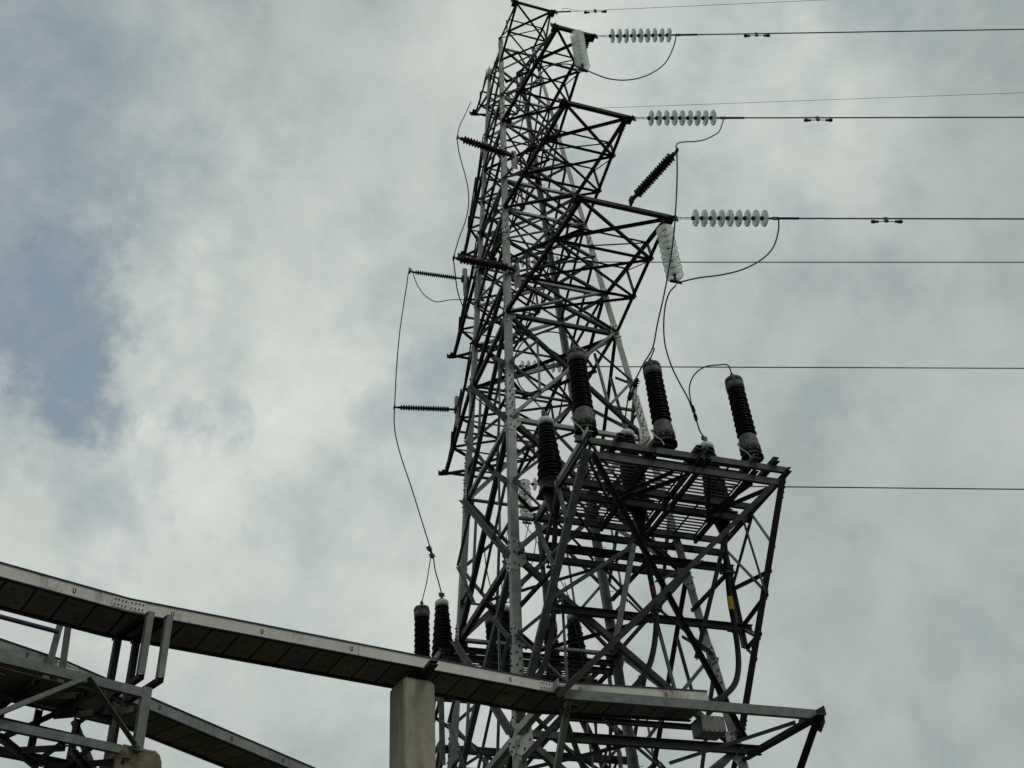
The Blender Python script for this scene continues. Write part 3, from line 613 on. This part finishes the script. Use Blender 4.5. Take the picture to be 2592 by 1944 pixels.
# ------------------------------------------------------------------ jumper wires and leads
WIRES = [  # points here and in CABLES precomputed from image pixels at interpolated depths
 ('jumper_wire', 'wide hanging jumper loop below the uppermost glass string', [(8.50, 10.84, 19.60), (8.42, 10.93, 19.27), (8.229, 11.052, 18.833), (7.923, 11.094, 18.446), (7.6, 11.135, 18.178), (7.256, 11.176, 18.021), (6.935, 11.218, 18.003), (6.698, 11.259, 18.108), (6.448, 11.3, 18.261), (6.24, 11.29, 18.27), (6.01, 11.32, 18.25), (5.75, 11.46, 18.2), (5.6, 11.9, 18.1), (5.6, 12.8, 17.7)], .013),
 ('jumper_wire', 'short curved jumper from the second glass string to the slanting brown post', [(8.80, 10.51, 16.54), (8.607, 10.489, 16.079), (8.342, 10.348, 15.675), (8.011, 10.206, 15.264), (7.686, 10.065, 14.925), (7.378, 9.924, 14.637), (7.136, 9.782, 14.35), (6.968, 9.641, 14.05), (6.862, 9.5, 13.744)], .012),
 ('down_lead', 'long straight wire dropping from the slanting brown post towards the arresters', [(6.86, 9.5, 13.734), (6.932, 9.714, 13.523), (6.946, 9.929, 13.103), (6.901, 10.143, 12.493), (6.84, 10.357, 11.987), (6.756, 10.571, 11.49), (6.684, 10.786, 11.091), (6.654, 11.0, 10.788), (6.68, 11.4, 10.80), (6.72, 11.75, 10.82), (6.74, 12.1, 10.78), (6.79, 12.5, 10.50)], .012),
 ('down_lead', 'short wire loop entering the top of the middle arrester', [(6.654, 11.0, 10.79), (6.70, 11.04, 10.80), (6.74, 11.18, 10.84), (6.74, 11.28, 10.80)], .011),
 ('jumper_wire', 'jumper sagging from the largest glass string to the hanging string', [(9.02, 10.17, 13.48), (9.0, 10.24, 13.25), (8.894, 10.35, 12.941), (8.645, 10.4, 12.644), (8.284, 10.45, 12.37), (7.877, 10.5, 12.179), (7.457, 10.55, 12.048), (7.186, 10.6, 11.949), (7.08, 10.65, 11.92)], .013),
 ('down_lead', 'bowed wire from the hanging string down to the right termination', [(7.08, 10.66, 11.9), (7.018, 10.806, 11.842), (6.998, 10.962, 11.699), (7.004, 11.119, 11.46), (7.052, 11.275, 11.191), (7.178, 11.431, 10.94), (7.361, 11.588, 10.742), (7.559, 11.744, 10.584), (7.694, 11.9, 10.531), (7.86, 12.1, 10.5), (8.08, 12.4, 10.50), (8.20, 12.5, 10.46)], .012),
 ('down_lead', 'arched wire looping over to the top of the rightmost arrester', [(7.706, 11.9, 10.56), (7.645, 11.786, 10.754), (7.649, 11.671, 10.892), (7.725, 11.557, 10.995), (7.844, 11.443, 11.033), (7.974, 11.329, 10.991), (8.09, 11.25, 10.95), (8.15, 11.28, 10.80)], .011),
 ('jumper_wire', 'thin wire bowing out left of the tower past two brown posts', [(5.723, 15.8, 22.8), (5.195, 14.867, 20.83), (4.749, 13.933, 19.138), (4.378, 13.0, 17.489), (4.384, 13.0, 17.161), (4.434, 13.0, 16.76), (4.5, 13.0, 16.373), (4.54, 13.0, 15.986), (4.531, 13.0, 15.539), (4.452, 13.0, 15.083), (4.324, 13.0, 14.626), (4.222, 13.0, 14.19), (4.195, 13.0, 14.032), (4.313, 13.3, 13.95), (4.475, 13.7, 13.95), (4.692, 14.1, 14.0), (4.95, 14.5, 14.1)], .011),
 ('down_lead', 'long wire strung between the two thin black posts left of the tower', [(4.37, 16.753, 17.46), (4.35, 16.82, 17.3), (4.339, 16.859, 17.1), (4.282, 16.911, 16.534), (4.209, 16.964, 15.756), (4.158, 17.017, 14.798), (4.134, 17.07, 13.792), (4.133, 17.089, 13.404), (4.18, 17.107, 13.033), (4.305, 17.126, 12.54), (4.483, 17.144, 11.976), (4.678, 17.163, 11.298), (4.80, 17.08, 10.72), (4.86, 17.0, 10.38), (4.87, 16.92, 10.06), (4.90, 16.82, 9.76), (4.93, 16.76, 9.52)], .012),
 ('jumper_wire', 'small sagging loop from the upper thin black post back to the tower', [(4.345, 16.7, 17.337), (4.38, 16.8, 17.56), (4.43, 16.9, 17.66), (4.514, 17.033, 17.72), (4.603, 17.2, 17.70), (4.748, 17.367, 17.582), (4.959, 17.533, 17.516), (5.259, 17.7, 17.568), (5.597, 17.8, 17.804), (6.0, 17.95, 18.05), (6.42, 18.0, 18.2)], .011),
 ('down_lead', 'thin straight wire dropping to the slim far left arrester', [(4.83, 17.0, 10.42), (4.83, 17.15, 10.28), (4.81, 17.28, 10.0), (4.78, 17.42, 9.78), (4.77, 17.5, 9.66)], .009),
 ('jumper_wire', 'arched wire inside the tower over the leftmost arrester', [(5.50, 11.28, 10.80), (5.42, 11.35, 11.05), (5.2, 11.6, 11.3), (5.02, 12.1, 11.5), (4.9, 12.3, 11.2), (4.98, 12.35, 10.8), (5.2, 12.4, 10.6), (5.42, 12.5, 10.46)], .011),
 ('down_lead', 'loose wire curling inside the tower below the upper platform', [(5.3, 15.4, 10.2), (5.4, 15.6, 9.4), (5.6, 15.8, 9.0), (5.9, 15.9, 9.0), (6.3, 16.0, 9.6), (6.6, 16.2, 10.5), (6.9, 17.0, 11.6), (7.3, 18.5, 12.0)], .009),
 ('down_lead', 'thin wire hanging down to the middle far termination', [(6.9, 18.4, 12.2), (6.6, 17.9, 11.2), (6.2, 17.1, 10.0), (6.12, 16.8, 9.5)], .009),
 ('down_lead', 'thin wire hanging down to the right far termination', [(7.2, 18.4, 12.4), (7.5, 17.9, 11.2), (7.5, 17.1, 10.0), (7.43, 16.78, 9.5)], .009),
 ('earth_conductor', 'thin earth conductor running down inside the back leg', [(6.95, 15.9, 9.5), (7.2, 16.0, 7.8), (7.35, 16.1, 6.2), (7.6, 16.3, 4.0), (7.8, 16.5, 0.5)], .008),
]
for nm, lab, pts, r in WIRES:
    mb = MB(); mb.tube(smooth_path(pts, 6), r, 7); tag(mb.build(nm, M['lead'] if nm != 'jumper_wire' else M['wire'], None, pts[0]), lab, 'wire')
def turnbuckle(P, Q, label):
    P, Q = V(P), V(Q); d = (Q-P).normalized(); L = (Q-P).length; s = d.cross(Y).normalized(); rt_ = root('tension_clamp', P, label, 'clamp', 'bolted clamps on the down leads')
    mb = MB(); mb.lathe(P, d, [(0, .012), (.02, .028), (L*.38, .030), (L*.42, .014), (L*.58, .014), (L*.62, .030), (L-.02, .028), (L, .012)], 8); mb.build('clamp_body', M['ironcap'], rt_)
    mb = MB()
    for t in (.1, .2, .3, .68, .78, .88): mb.tube([P+d*L*t-s*.055, P+d*L*t+s*.055], .010, 6)
    mb.build('clamp_bolt', M['bolt'], rt_)
turnbuckle((6.80, 11.85, 10.90), (6.74, 12.15, 10.66), 'dark bolted clamp on the wires just right of the leg, above the middle termination')
turnbuckle((7.70, 11.88, 10.54), (7.90, 12.15, 10.48), 'dark bolted clamp where the arched wire joins, above the right termination')
turnbuckle((4.78, 17.05, 10.62), (4.86, 17.0, 10.34), 'dark bolted clamp on the wire above the far left termination')
turnbuckle((6.56, 17.8, 11.1), (6.47, 17.6, 10.75), 'dark bolted clamp seen inside the tower below the near platform')

CAB = 'power cables from the near terminations'
CABLES = [
 ('left black power cable curving down from the near platform into the tray', [(5.42, 12.5, 8.6), (5.40, 12.5, 8.3), (5.356, 12.525, 7.93), (5.348, 12.562, 7.508), (5.318, 12.6, 7.156), (5.145, 12.375, 6.613), (4.962, 12.15, 6.152), (4.726, 11.85, 5.762), (4.481, 11.6, 5.40), (4.1, 11.5, 5.33)]),
 ('middle black power cable with a red tape band curving into the tray', [(6.79, 12.5, 8.6), (6.808, 12.525, 8.3), (6.824, 12.55, 8.0), (6.854, 12.575, 7.693), (6.876, 12.6, 7.328), (6.741, 12.42, 6.914), (6.551, 12.24, 6.455), (6.297, 12.0, 6.039), (5.962, 11.75, 5.663), (5.636, 11.6, 5.405), (5.2, 11.55, 5.34)]),
 ('right black power cable with a yellow tape band making a wide U curve', [(8.19, 12.5, 8.6), (8.158, 12.525, 8.3), (8.134, 12.55, 7.964), (8.099, 12.575, 7.513), (8.099, 12.6, 7.144), (7.961, 12.42, 6.674), (7.794, 12.24, 6.281), (7.539, 12.0, 5.924), (7.234, 11.8, 5.658), (6.887, 11.62, 5.449), (6.4, 11.55, 5.36)])]
for i, (lab, pts) in enumerate(CABLES):
    rt_ = root('power_cable', pts[0], lab, 'cable', CAB); sp = smooth_path(pts, 8)
    mb = MB(); mb.tube(sp, .040, 12); mb.build('sheath', M['rubber'], rt_)
    def band(a, b, mat, nm='tape_band'):
        m_ = MB(); m_.tube(sp[a:b+1], .0425, 12); m_.build(nm, mat, rt_)
    if i == 1: band(26, 29, M['red'])
    if i == 2: band(23, 27, M['yellow'])
    for q, k in enumerate((16, 34) if i != 0 else (20, 34)):
        p = sp[k]; m_ = MB(); m_.lathe(p-Z*.02, Z, [(0, .06), (.045, .06)], 12); m_.box(p+V((0, .02, 0)), X*.11, Y*.02, Z*.018)
        m_.tube([p+V((-.09, 0, -.03)), p+V((-.09, 0, .05))], .01, 6); m_.tube([p+V((.09, 0, -.03)), p+V((.09, 0, .05))], .01, 6)
        if q == 0: m_.angle(p+V((0, .03, -.01)), V((p.x-.35, 13.2, p.z-.35)), .05, .006, X, Z)
        m_.build('cable_clamp', M['dark'], rt_)

# ------------------------------------------------------------------ cable trays
def tray(path, zb, label, height=.125, width=.60, far_plate=True, matf=None, notch=()):
    """path: near bottom edge as (x, y) points; the tray extends to the left-hand side (away from the viewer)"""
    P = [V((p[0], p[1], zb)) for p in path]
    rt_ = root('cable_tray', P[0], label, 'cable tray', 'cable trays at the foot of the picture')
    nrm = []
    for i in range(len(P)-1):
        d = (P[i+1]-P[i]).normalized(); nrm.append(Z.cross(d).normalized())
    def node_n(i):
        if i == 0: return nrm[0]
        if i == len(P)-1: return nrm[-1]
        n = (nrm[i-1]+nrm[i]).normalized(); return n/n.dot(nrm[i])
    for i in range(len(P)-1):
        a, b = P[i], P[i+1]; na, nb = node_n(i), node_n(i+1); d = (b-a).normalized()
        mat = (matf or (lambda k: M['plate']))(i)
        L = (b-a).length; np_ = max(1, round(L/2.4))
        for k in range(np_):
            p0, p1 = lerp(a, b, k/np_)+(d*.003 if k else V()), lerp(a, b, (k+1)/np_)-(d*.003 if k < np_-1 else V())
            mb = MB(); mb.prism(p0, p1, [V(), nrm[i]*.006, nrm[i]*.006+Z*height, Z*height]); mb.build('side_plate', mat, rt_)
        mb = MB(); mb.prism(a-Z*.012+nrm[i]*-.006, b-Z*.012-nrm[i]*.006, [V(), nrm[i]*.05, nrm[i]*.05+Z*.010, Z*.010]); mb.build('bottom_lip', M['edge'], rt_)
        mb = MB(); mb.prism(a+Z*(height+.001)-nrm[i]*.012, b+Z*(height+.001)-nrm[i]*.012, [V(), na*(width+.03), na*(width+.03)+Z*.012, Z*.012], [V(), nb*(width+.03), nb*(width+.03)+Z*.012, Z*.012]); mb.build('lid', M['edge'], rt_)
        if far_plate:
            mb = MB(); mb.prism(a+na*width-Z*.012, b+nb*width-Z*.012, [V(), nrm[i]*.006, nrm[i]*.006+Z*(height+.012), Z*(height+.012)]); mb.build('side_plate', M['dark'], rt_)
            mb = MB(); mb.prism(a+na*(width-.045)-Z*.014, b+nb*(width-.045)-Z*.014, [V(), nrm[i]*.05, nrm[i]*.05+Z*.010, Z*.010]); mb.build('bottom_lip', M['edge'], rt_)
        # bottom covers, one by one, with open joints
        nseg = max(1, round(L/.29))
        for k in range(nseg):
            t0, t1 = k/nseg, (k+1)/nseg; g0 = .012/L
            q0, q1 = lerp(a, b, t0+g0), lerp(a, b, t1-g0); m0, m1 = lerp(na, nb, t0), lerp(na, nb, t1)
            j = random.uniform(-.002, .002)
            A_, B_, D_, E_ = q0+nrm[i]*.05, q1+nrm[i]*.05, q1+m1*(width-.05), q0+m0*(width-.05)
            mb = MB(); vs = [A_+Z*(.002+j), B_+Z*(.002+j), D_+Z*(.002+j), E_+Z*(.002+j)]; vs += [v+Z*.012 for v in vs]
            mb.add(vs, [(3, 2, 1, 0), (4, 5, 6, 7), (0, 1, 5, 4), (1, 2, 6, 5), (2, 3, 7, 6), (3, 0, 4, 7)])
            mb.build('cover_panel', M['tray'], rt_)
            s_ = MB()
            for u_, v_ in ((.3, .25), (.7, .72)):
                c = lerp(lerp(A_, B_, u_), lerp(E_, D_, u_), v_)+Z*(j-.001)
                s_.box(c, d*.022, nrm[i]*.004, Z*.002)
            s_.build('vent_slot', M['edge'], rt_)
            # joint backing strip, set back
            if k:
                mb = MB(); c = lerp(a, b, t0); mm = lerp(na, nb, t0)
                mb.prism(c-d*.02+nrm[i]*.05+Z*.016, c-d*.02+mm*(width-.05)+Z*.016, [V(), d*.04, d*.04+Z*.01, Z*.01]); mb.build('joint_strip', M['edge'], rt_)
        # U bolts along the plate
        for k in range(max(1, int(L/.85))):
            c = lerp(a, b, (k+.55+random.uniform(-.2, .2))/max(1, int(L/.85)))+Z*height*.45-nrm[i]*.004
            mb = MB(); mb.tube([c-d*.010+Z*.03, c-d*.012-Z*.012, c-Z*.024, c+d*.012-Z*.012, c+d*.010+Z*.03], .004, 5); mb.build('u_bolt', M['bolt'], rt_)
    # splice plates with bolts at the bends
    for i in notch:
        for k, (aa, bb, n_) in enumerate(((P[i], P[i-1], nrm[i-1]), (P[i], P[i+1], nrm[i]))):
            d = (bb-aa).normalized(); mb = MB(); c = aa+d*.085+Z*height*.5-n_*.003
            mb.box(c, d*.082, n_*.003, Z*height*.42); mb.build('splice_plate', M['plate'], rt_)
            m_ = MB()
            for u_ in (-.055, -.018, .02, .055):
                for v_ in (-.028, .028): m_.bolt(c+d*u_+Z*v_-n_*.003, -n_, .008, .010)
            tag(m_.build('bolt', M['bolt'], rt_), None, None, kind='stuff')
    return rt_
tray([(-4.2, 8.75), (-.16, 10.33), (4.66, 11.37), (6.67, 11.27)], 5.3, 'long pale cable tray crossing in front of the tower on the concrete column',
     matf=lambda k: M['rustplate'] if k == 2 else M['plate'], notch=(1, 2))
tray([(-4.5, 9.5), (-.72, 11.86), (2.9, 14.90)], 5.3, 'second cable tray descending at the lower left behind the steel frame', notch=(1,), matf=lambda k: M['galv'])

# bracket frame that carries the tray at the tower
bk = root('tray_bracket', (6.2, 11.3, 5.2), 'grey steel bracket frame under the tray\'s right end, reaching past the tower', 'bracket')
mb = MB(); mb.channel(V((4.76, 11.235, 5.175)), V((8.14, 11.235, 5.175)), .118, .06, .008, Z, Y); mb.build('front_beam', M['aged'], bk)
def ba(name, a, b, w, n1, n2, mat=M['steel']):
    a, b = V(a), V(b); m_ = MB(); m_.angle(a, b, w, max(.007, w*.1), n1, n2); return m_.build(name, mat, bk)
A55, C53, C43 = leg(-1, -1, 5.5), leg(1, -1, 5.25), leg(1, -1, 4.1)
ba('cantilever', (4.68, 11.2, 5.30), (A55.x-.02, A55.y-.06, 5.42), .10, X, Z, M['galv'])
ba('cantilever', (4.80, 11.2, 5.10), (A55.x+.04, A55.y-.06, 5.15), .10, X, -Z, M['dark'])
ba('cantilever', (8.16, 11.2, 5.15), (C53.x+.02, C53.y-.02, 5.30), .11, -X, Z, M['dark'])
ba('cantilever', (8.2, 11.12, 5.18), (8.05, 11.5, 5.14), .12, -X, Z, M['steel'])
ba('brace', (8.17, 11.2, 5.16), (C43.x+.02, C43.y-.05, 4.1), .11, -X, Y, M['dark'])
m_ = MB(); m_.prism((8.175, 11.19, 5.02), (8.183, 11.19, 5.02), [V((0, -.03, .08)), V((0, .10, .0)), V((0, .18, .06)), V((0, .10, .17)), V((0, -.05, .17))]); m_.build('gusset_plate', M['steel'], bk)
ba('brace', (7.85, 11.3, 5.16), (6.9, 12.95, 5.2), .05, Y, -Z, M['steel'])
ba('brace', (4.78, 11.24, 5.15), (A55.x+.1, A55.y-.05, 3.6), .075, X, Y, M['galv'])
ba('brace', (4.72, 11.3, 5.1), (5.9, 12.9, 4.0), .05, X, Y, M['steel'])
mb = MB(); c = V((6.82, 11.65, 5.13)); mb.box(c, X*.16, Y*.14, Z*.10); 
for k in range(5): mb.bolt(c+V((-.13+k*.065, -.14, -.08)), -Y, .008, .012); mb.bolt(c+V((-.13+k*.065, -.14, .08)), -Y, .008, .012)
tag(mb.build('junction_box', M['galv'], None, tuple(c)), 'small grey bolted steel box under the right end of the long tray', 'junction box')

# ------------------------------------------------------------------ concrete columns
def column(c, ang, hw, z1, cham, mat, label, cap=False):
    rt_ = root('concrete_column', (c[0], c[1], GROUND), label, 'column', 'concrete columns carrying the trays'); ca, sa = math.cos(ang), math.sin(ang); mb = MB()
    def ring(h, z):
        k = h*.0+.02; pts = [(-h, -h+k), (-h+k, -h), (h-k, -h), (h, -h+k), (h, h-k), (h-k, h), (-h+k, h), (-h, h-k)]
        return [V((c[0]+x*ca-y*sa, c[1]+x*sa+y*ca, z)) for x, y in pts]
    zs = [(hw, GROUND)]
    n = 12
    for i in range(1, n+1): zs.append((hw, GROUND+(z1-cham-GROUND)*i/n))
    if cap: zs += [(hw*.97, z1-cham*.6), (hw*.88, z1-cham*.25), (hw*.72, z1-.01), (hw*.5, z1)]
    else: zs += [(hw*.995, z1-cham*.3), (hw*.93, z1-.02), (hw*.9, z1)]
    vs = []
    for h, z in zs: vs += ring(h, z)
    if cap:
        for i in range(8*(n-1), len(vs)): vs[i] += V((random.uniform(-.012, .012), random.uniform(-.012, .012), random.uniform(-.01, .01)))
    fs = [(i*8+k, i*8+(k+1) % 8, (i+1)*8+(k+1) % 8, (i+1)*8+k) for i in range(len(zs)-1) for k in range(8)]+[tuple(range((len(zs)-1)*8, len(zs)*8))]
    mb.add(vs, fs); mb.build('shaft', mat, rt_)
    return rt_
col = column((2.95, 11.27), R(12), .19, 5.20, .12, M['concrete'], 'square buff concrete column standing under the long tray')
for zz in (4.55, 3.7, 2.6):
    for u in (-.10, .10):
        q = V((2.95, 11.27, zz))+V((math.cos(R(12)), math.sin(R(12)), 0))*u+V((math.sin(R(12)), -math.cos(R(12)), 0))*.189
        m_ = MB(); m_.lathe(q, V((math.sin(R(12)), -math.cos(R(12)), 0)), [(0, .006), (.003, .006)], 8); m_.build('tie_hole', M['oldconc'], col)
mb = MB(); mb.channel(V((3.02, 10.78, 5.235)), V((2.94, 11.7, 5.235)), .05, .10, .008, Z, X); mb.build('bearing_channel', M['dark'], col)
column((.10, 10.52), R(20), .225, 3.98, .22, M['oldconc'], 'brown round-topped concrete column at the lower left corner', cap=True)

# ------------------------------------------------------------------ steel frame at the lower left
fr = root('support_frame', (-.6, 10.4, 4.0), 'galvanized truss frame at the lower left, standing on the brown column', 'steel frame')
def fa(name, a, b, w, n1, n2, mat=M['aged'], t=None):
    a, b = V(a), V(b); m_ = MB(); m_.angle(a, b, w, t or max(.007, w*.1), n1, n2); return m_.build(name, mat, fr)
def fc(name, a, b, h, fl, mat, nh, nf):
    m_ = MB(); m_.channel(V(a), V(b), h, fl, .007, nh, nf); return m_.build(name, mat, fr)
hd = V((1.2, .53, 0)).normalized(); hn = Z.cross(hd)      # direction of the truss and its normal (away)
Pst = V((.10, 10.22, 0))
def tp(s, n, z): return Pst+hd*s+hn*n+Z*z                  # point on the truss: s along (to the right), n away, z height
fc('post', tp(0, 0, 3.9), tp(0, 0, 4.50), .09, .06, M['aged'], hd, hn)
fc('post', tp(0, .62, 3.6), tp(0, .62, 4.55), .08, .06, M['steel'], hd, -hn)
fc('chord', tp(-4.2, 0, 4.36), tp(0, 0, 4.395), .085, .05, M['aged'], Z, hn)
fc('chord', tp(-4.2, 0, 3.78), tp(-.12, 0, 3.84), .075, .05, M['aged'], Z, hn)
fc('chord', tp(-4.2, .62, 4.32), tp(0, .62, 4.33), .085, .05, M['dark'], Z, -hn)
fc('chord', tp(-4.2, .62, 3.80), tp(-.1, .62, 3.84), .075, .05, M['dark'], Z, -hn)
fa('brace', tp(-.55, -.01, 4.42), tp(-.02, -.01, 3.92), .075, hd, -hn, M['steel'])
fa('brace', tp(-.58, -.02, 4.38), tp(-1.3, -.02, 3.86), .06, Z, -hn)
fa('brace', tp(-1.3, -.03, 3.86), tp(-2.1, -.03, 4.33), .06, Z, -hn)
fa('brace', tp(-2.1, -.02, 4.33), tp(-2.9, -.02, 3.86), .06, Z, -hn)
fa('brace', tp(-.35, .63, 4.30), tp(-.02, .63, 3.8), .055, hd, hn, M['steel'])
fa('brace', tp(-.5, .63, 4.32), tp(-1.1, .63, 3.86), .06, Z, hn, M['dark'])
m_ = MB(); m_.box(tp(-2.3, .31, 4.36), hd*1.9, hn*.26, Z*.004); m_.build('deck_plate', M['tray'], fr)
for s in (-.30, -.55, -1.0, -1.35, -1.7, -2.2):
    fa('cross_member', tp(s, .02, 4.33), tp(s, .60, 4.33), .07, hd, -Z, M['dark'])
    fa('cross_member', tp(s-.1, .02, 3.85), tp(s-.1, .60, 3.85), .06, hd, -Z, M['dark'])
for a, b in ((-.05, -.55), (-.6, -1.2), (-1.3, -1.9)):
    fa('cross_member', tp(a, .05, 4.31), tp(b, .58, 4.31), .06, hd, -Z, M['steel'])
    fa('cross_member', tp(a, .05, 3.83), tp(b, .58, 3.83), .06, hd, -Z, M['dark'])
    fa('cross_member', tp(b, .05, 3.81), tp(a, .58, 3.81), .06, hd, -Z, M['steel'])
for s in (-.35, -.72, -1.05, -1.4):
    fc('post', tp(s, .62, 3.86), tp(s, .62, 4.32), .06, .04, M['dark'], hd, -hn)
fc('inner_beam', tp(-3.5, .4, 4.02), tp(-.3, .4, 4.02), .07, .05, M['dark'], Z, hn)
# portal loops that hang from the upper tray and rest on the frame
lp = root('tray_hanger', (.1, 10.35, 4.7), 'pair of rectangular steel hanger loops between the long tray and the frame', 'hanger frame')
def la(name, a, b, h, fl, nh, nf, mat=M['aged']):
    m_ = MB(); m_.channel(V(a), V(b), h, fl, .006, nh, nf); return m_.build(name, mat, lp)
ld = V((1, .21, 0)).normalized(); ln_ = Z.cross(ld)
for x0 in (.035, .215):
    b0 = V((x0, 10.27+.2*(x0-.07), 0)); top, bot = 5.285, 4.64; ln_ = V((-.30, .62, 0)).normalized()
    la('near_upright', b0+Z*bot, b0+Z*top, .062, .05, ld, ln_)
    la('far_upright', b0+ln_*.66+Z*(bot-.02), b0+ln_*.66+Z*top, .062, .05, ld, -ln_, M['steel'])
    la('bottom_bar', b0+Z*(bot-.005)-ln_*.0, b0+ln_*.70+Z*(bot-.005), .06, .05, ld, -Z, M['dark'])
    la('top_bar', b0+Z*top-ln_*.0+Z*-.002, b0+ln_*.70+Z*(top-.002), .06, .04, ld, -Z, M['dark'])
# A-shaped stand on the second tray with a slanting bar
stn = root('stand_post', (-.8, 11.9, 5.3), 'tapered twin-leg steel post standing on the second tray with a rail to the left', 'post')
m_ = MB(); m_.angle(V((-.75, 11.65, 5.10)), V((-.80, 11.65, 5.95)), .07, .007, X, Y); m_.build('leg', M['steel'], stn)
m_ = MB(); m_.angle(V((-.90, 11.66, 5.10)), V((-.865, 11.66, 5.95)), .07, .007, X, Y); m_.build('leg', M['aged'], stn)
m_ = MB(); m_.tube([(-.84, 11.6, 5.635), (-3.2, 9.75, 5.22)], .026, 8); m_.build('rail', M['wire'], stn)
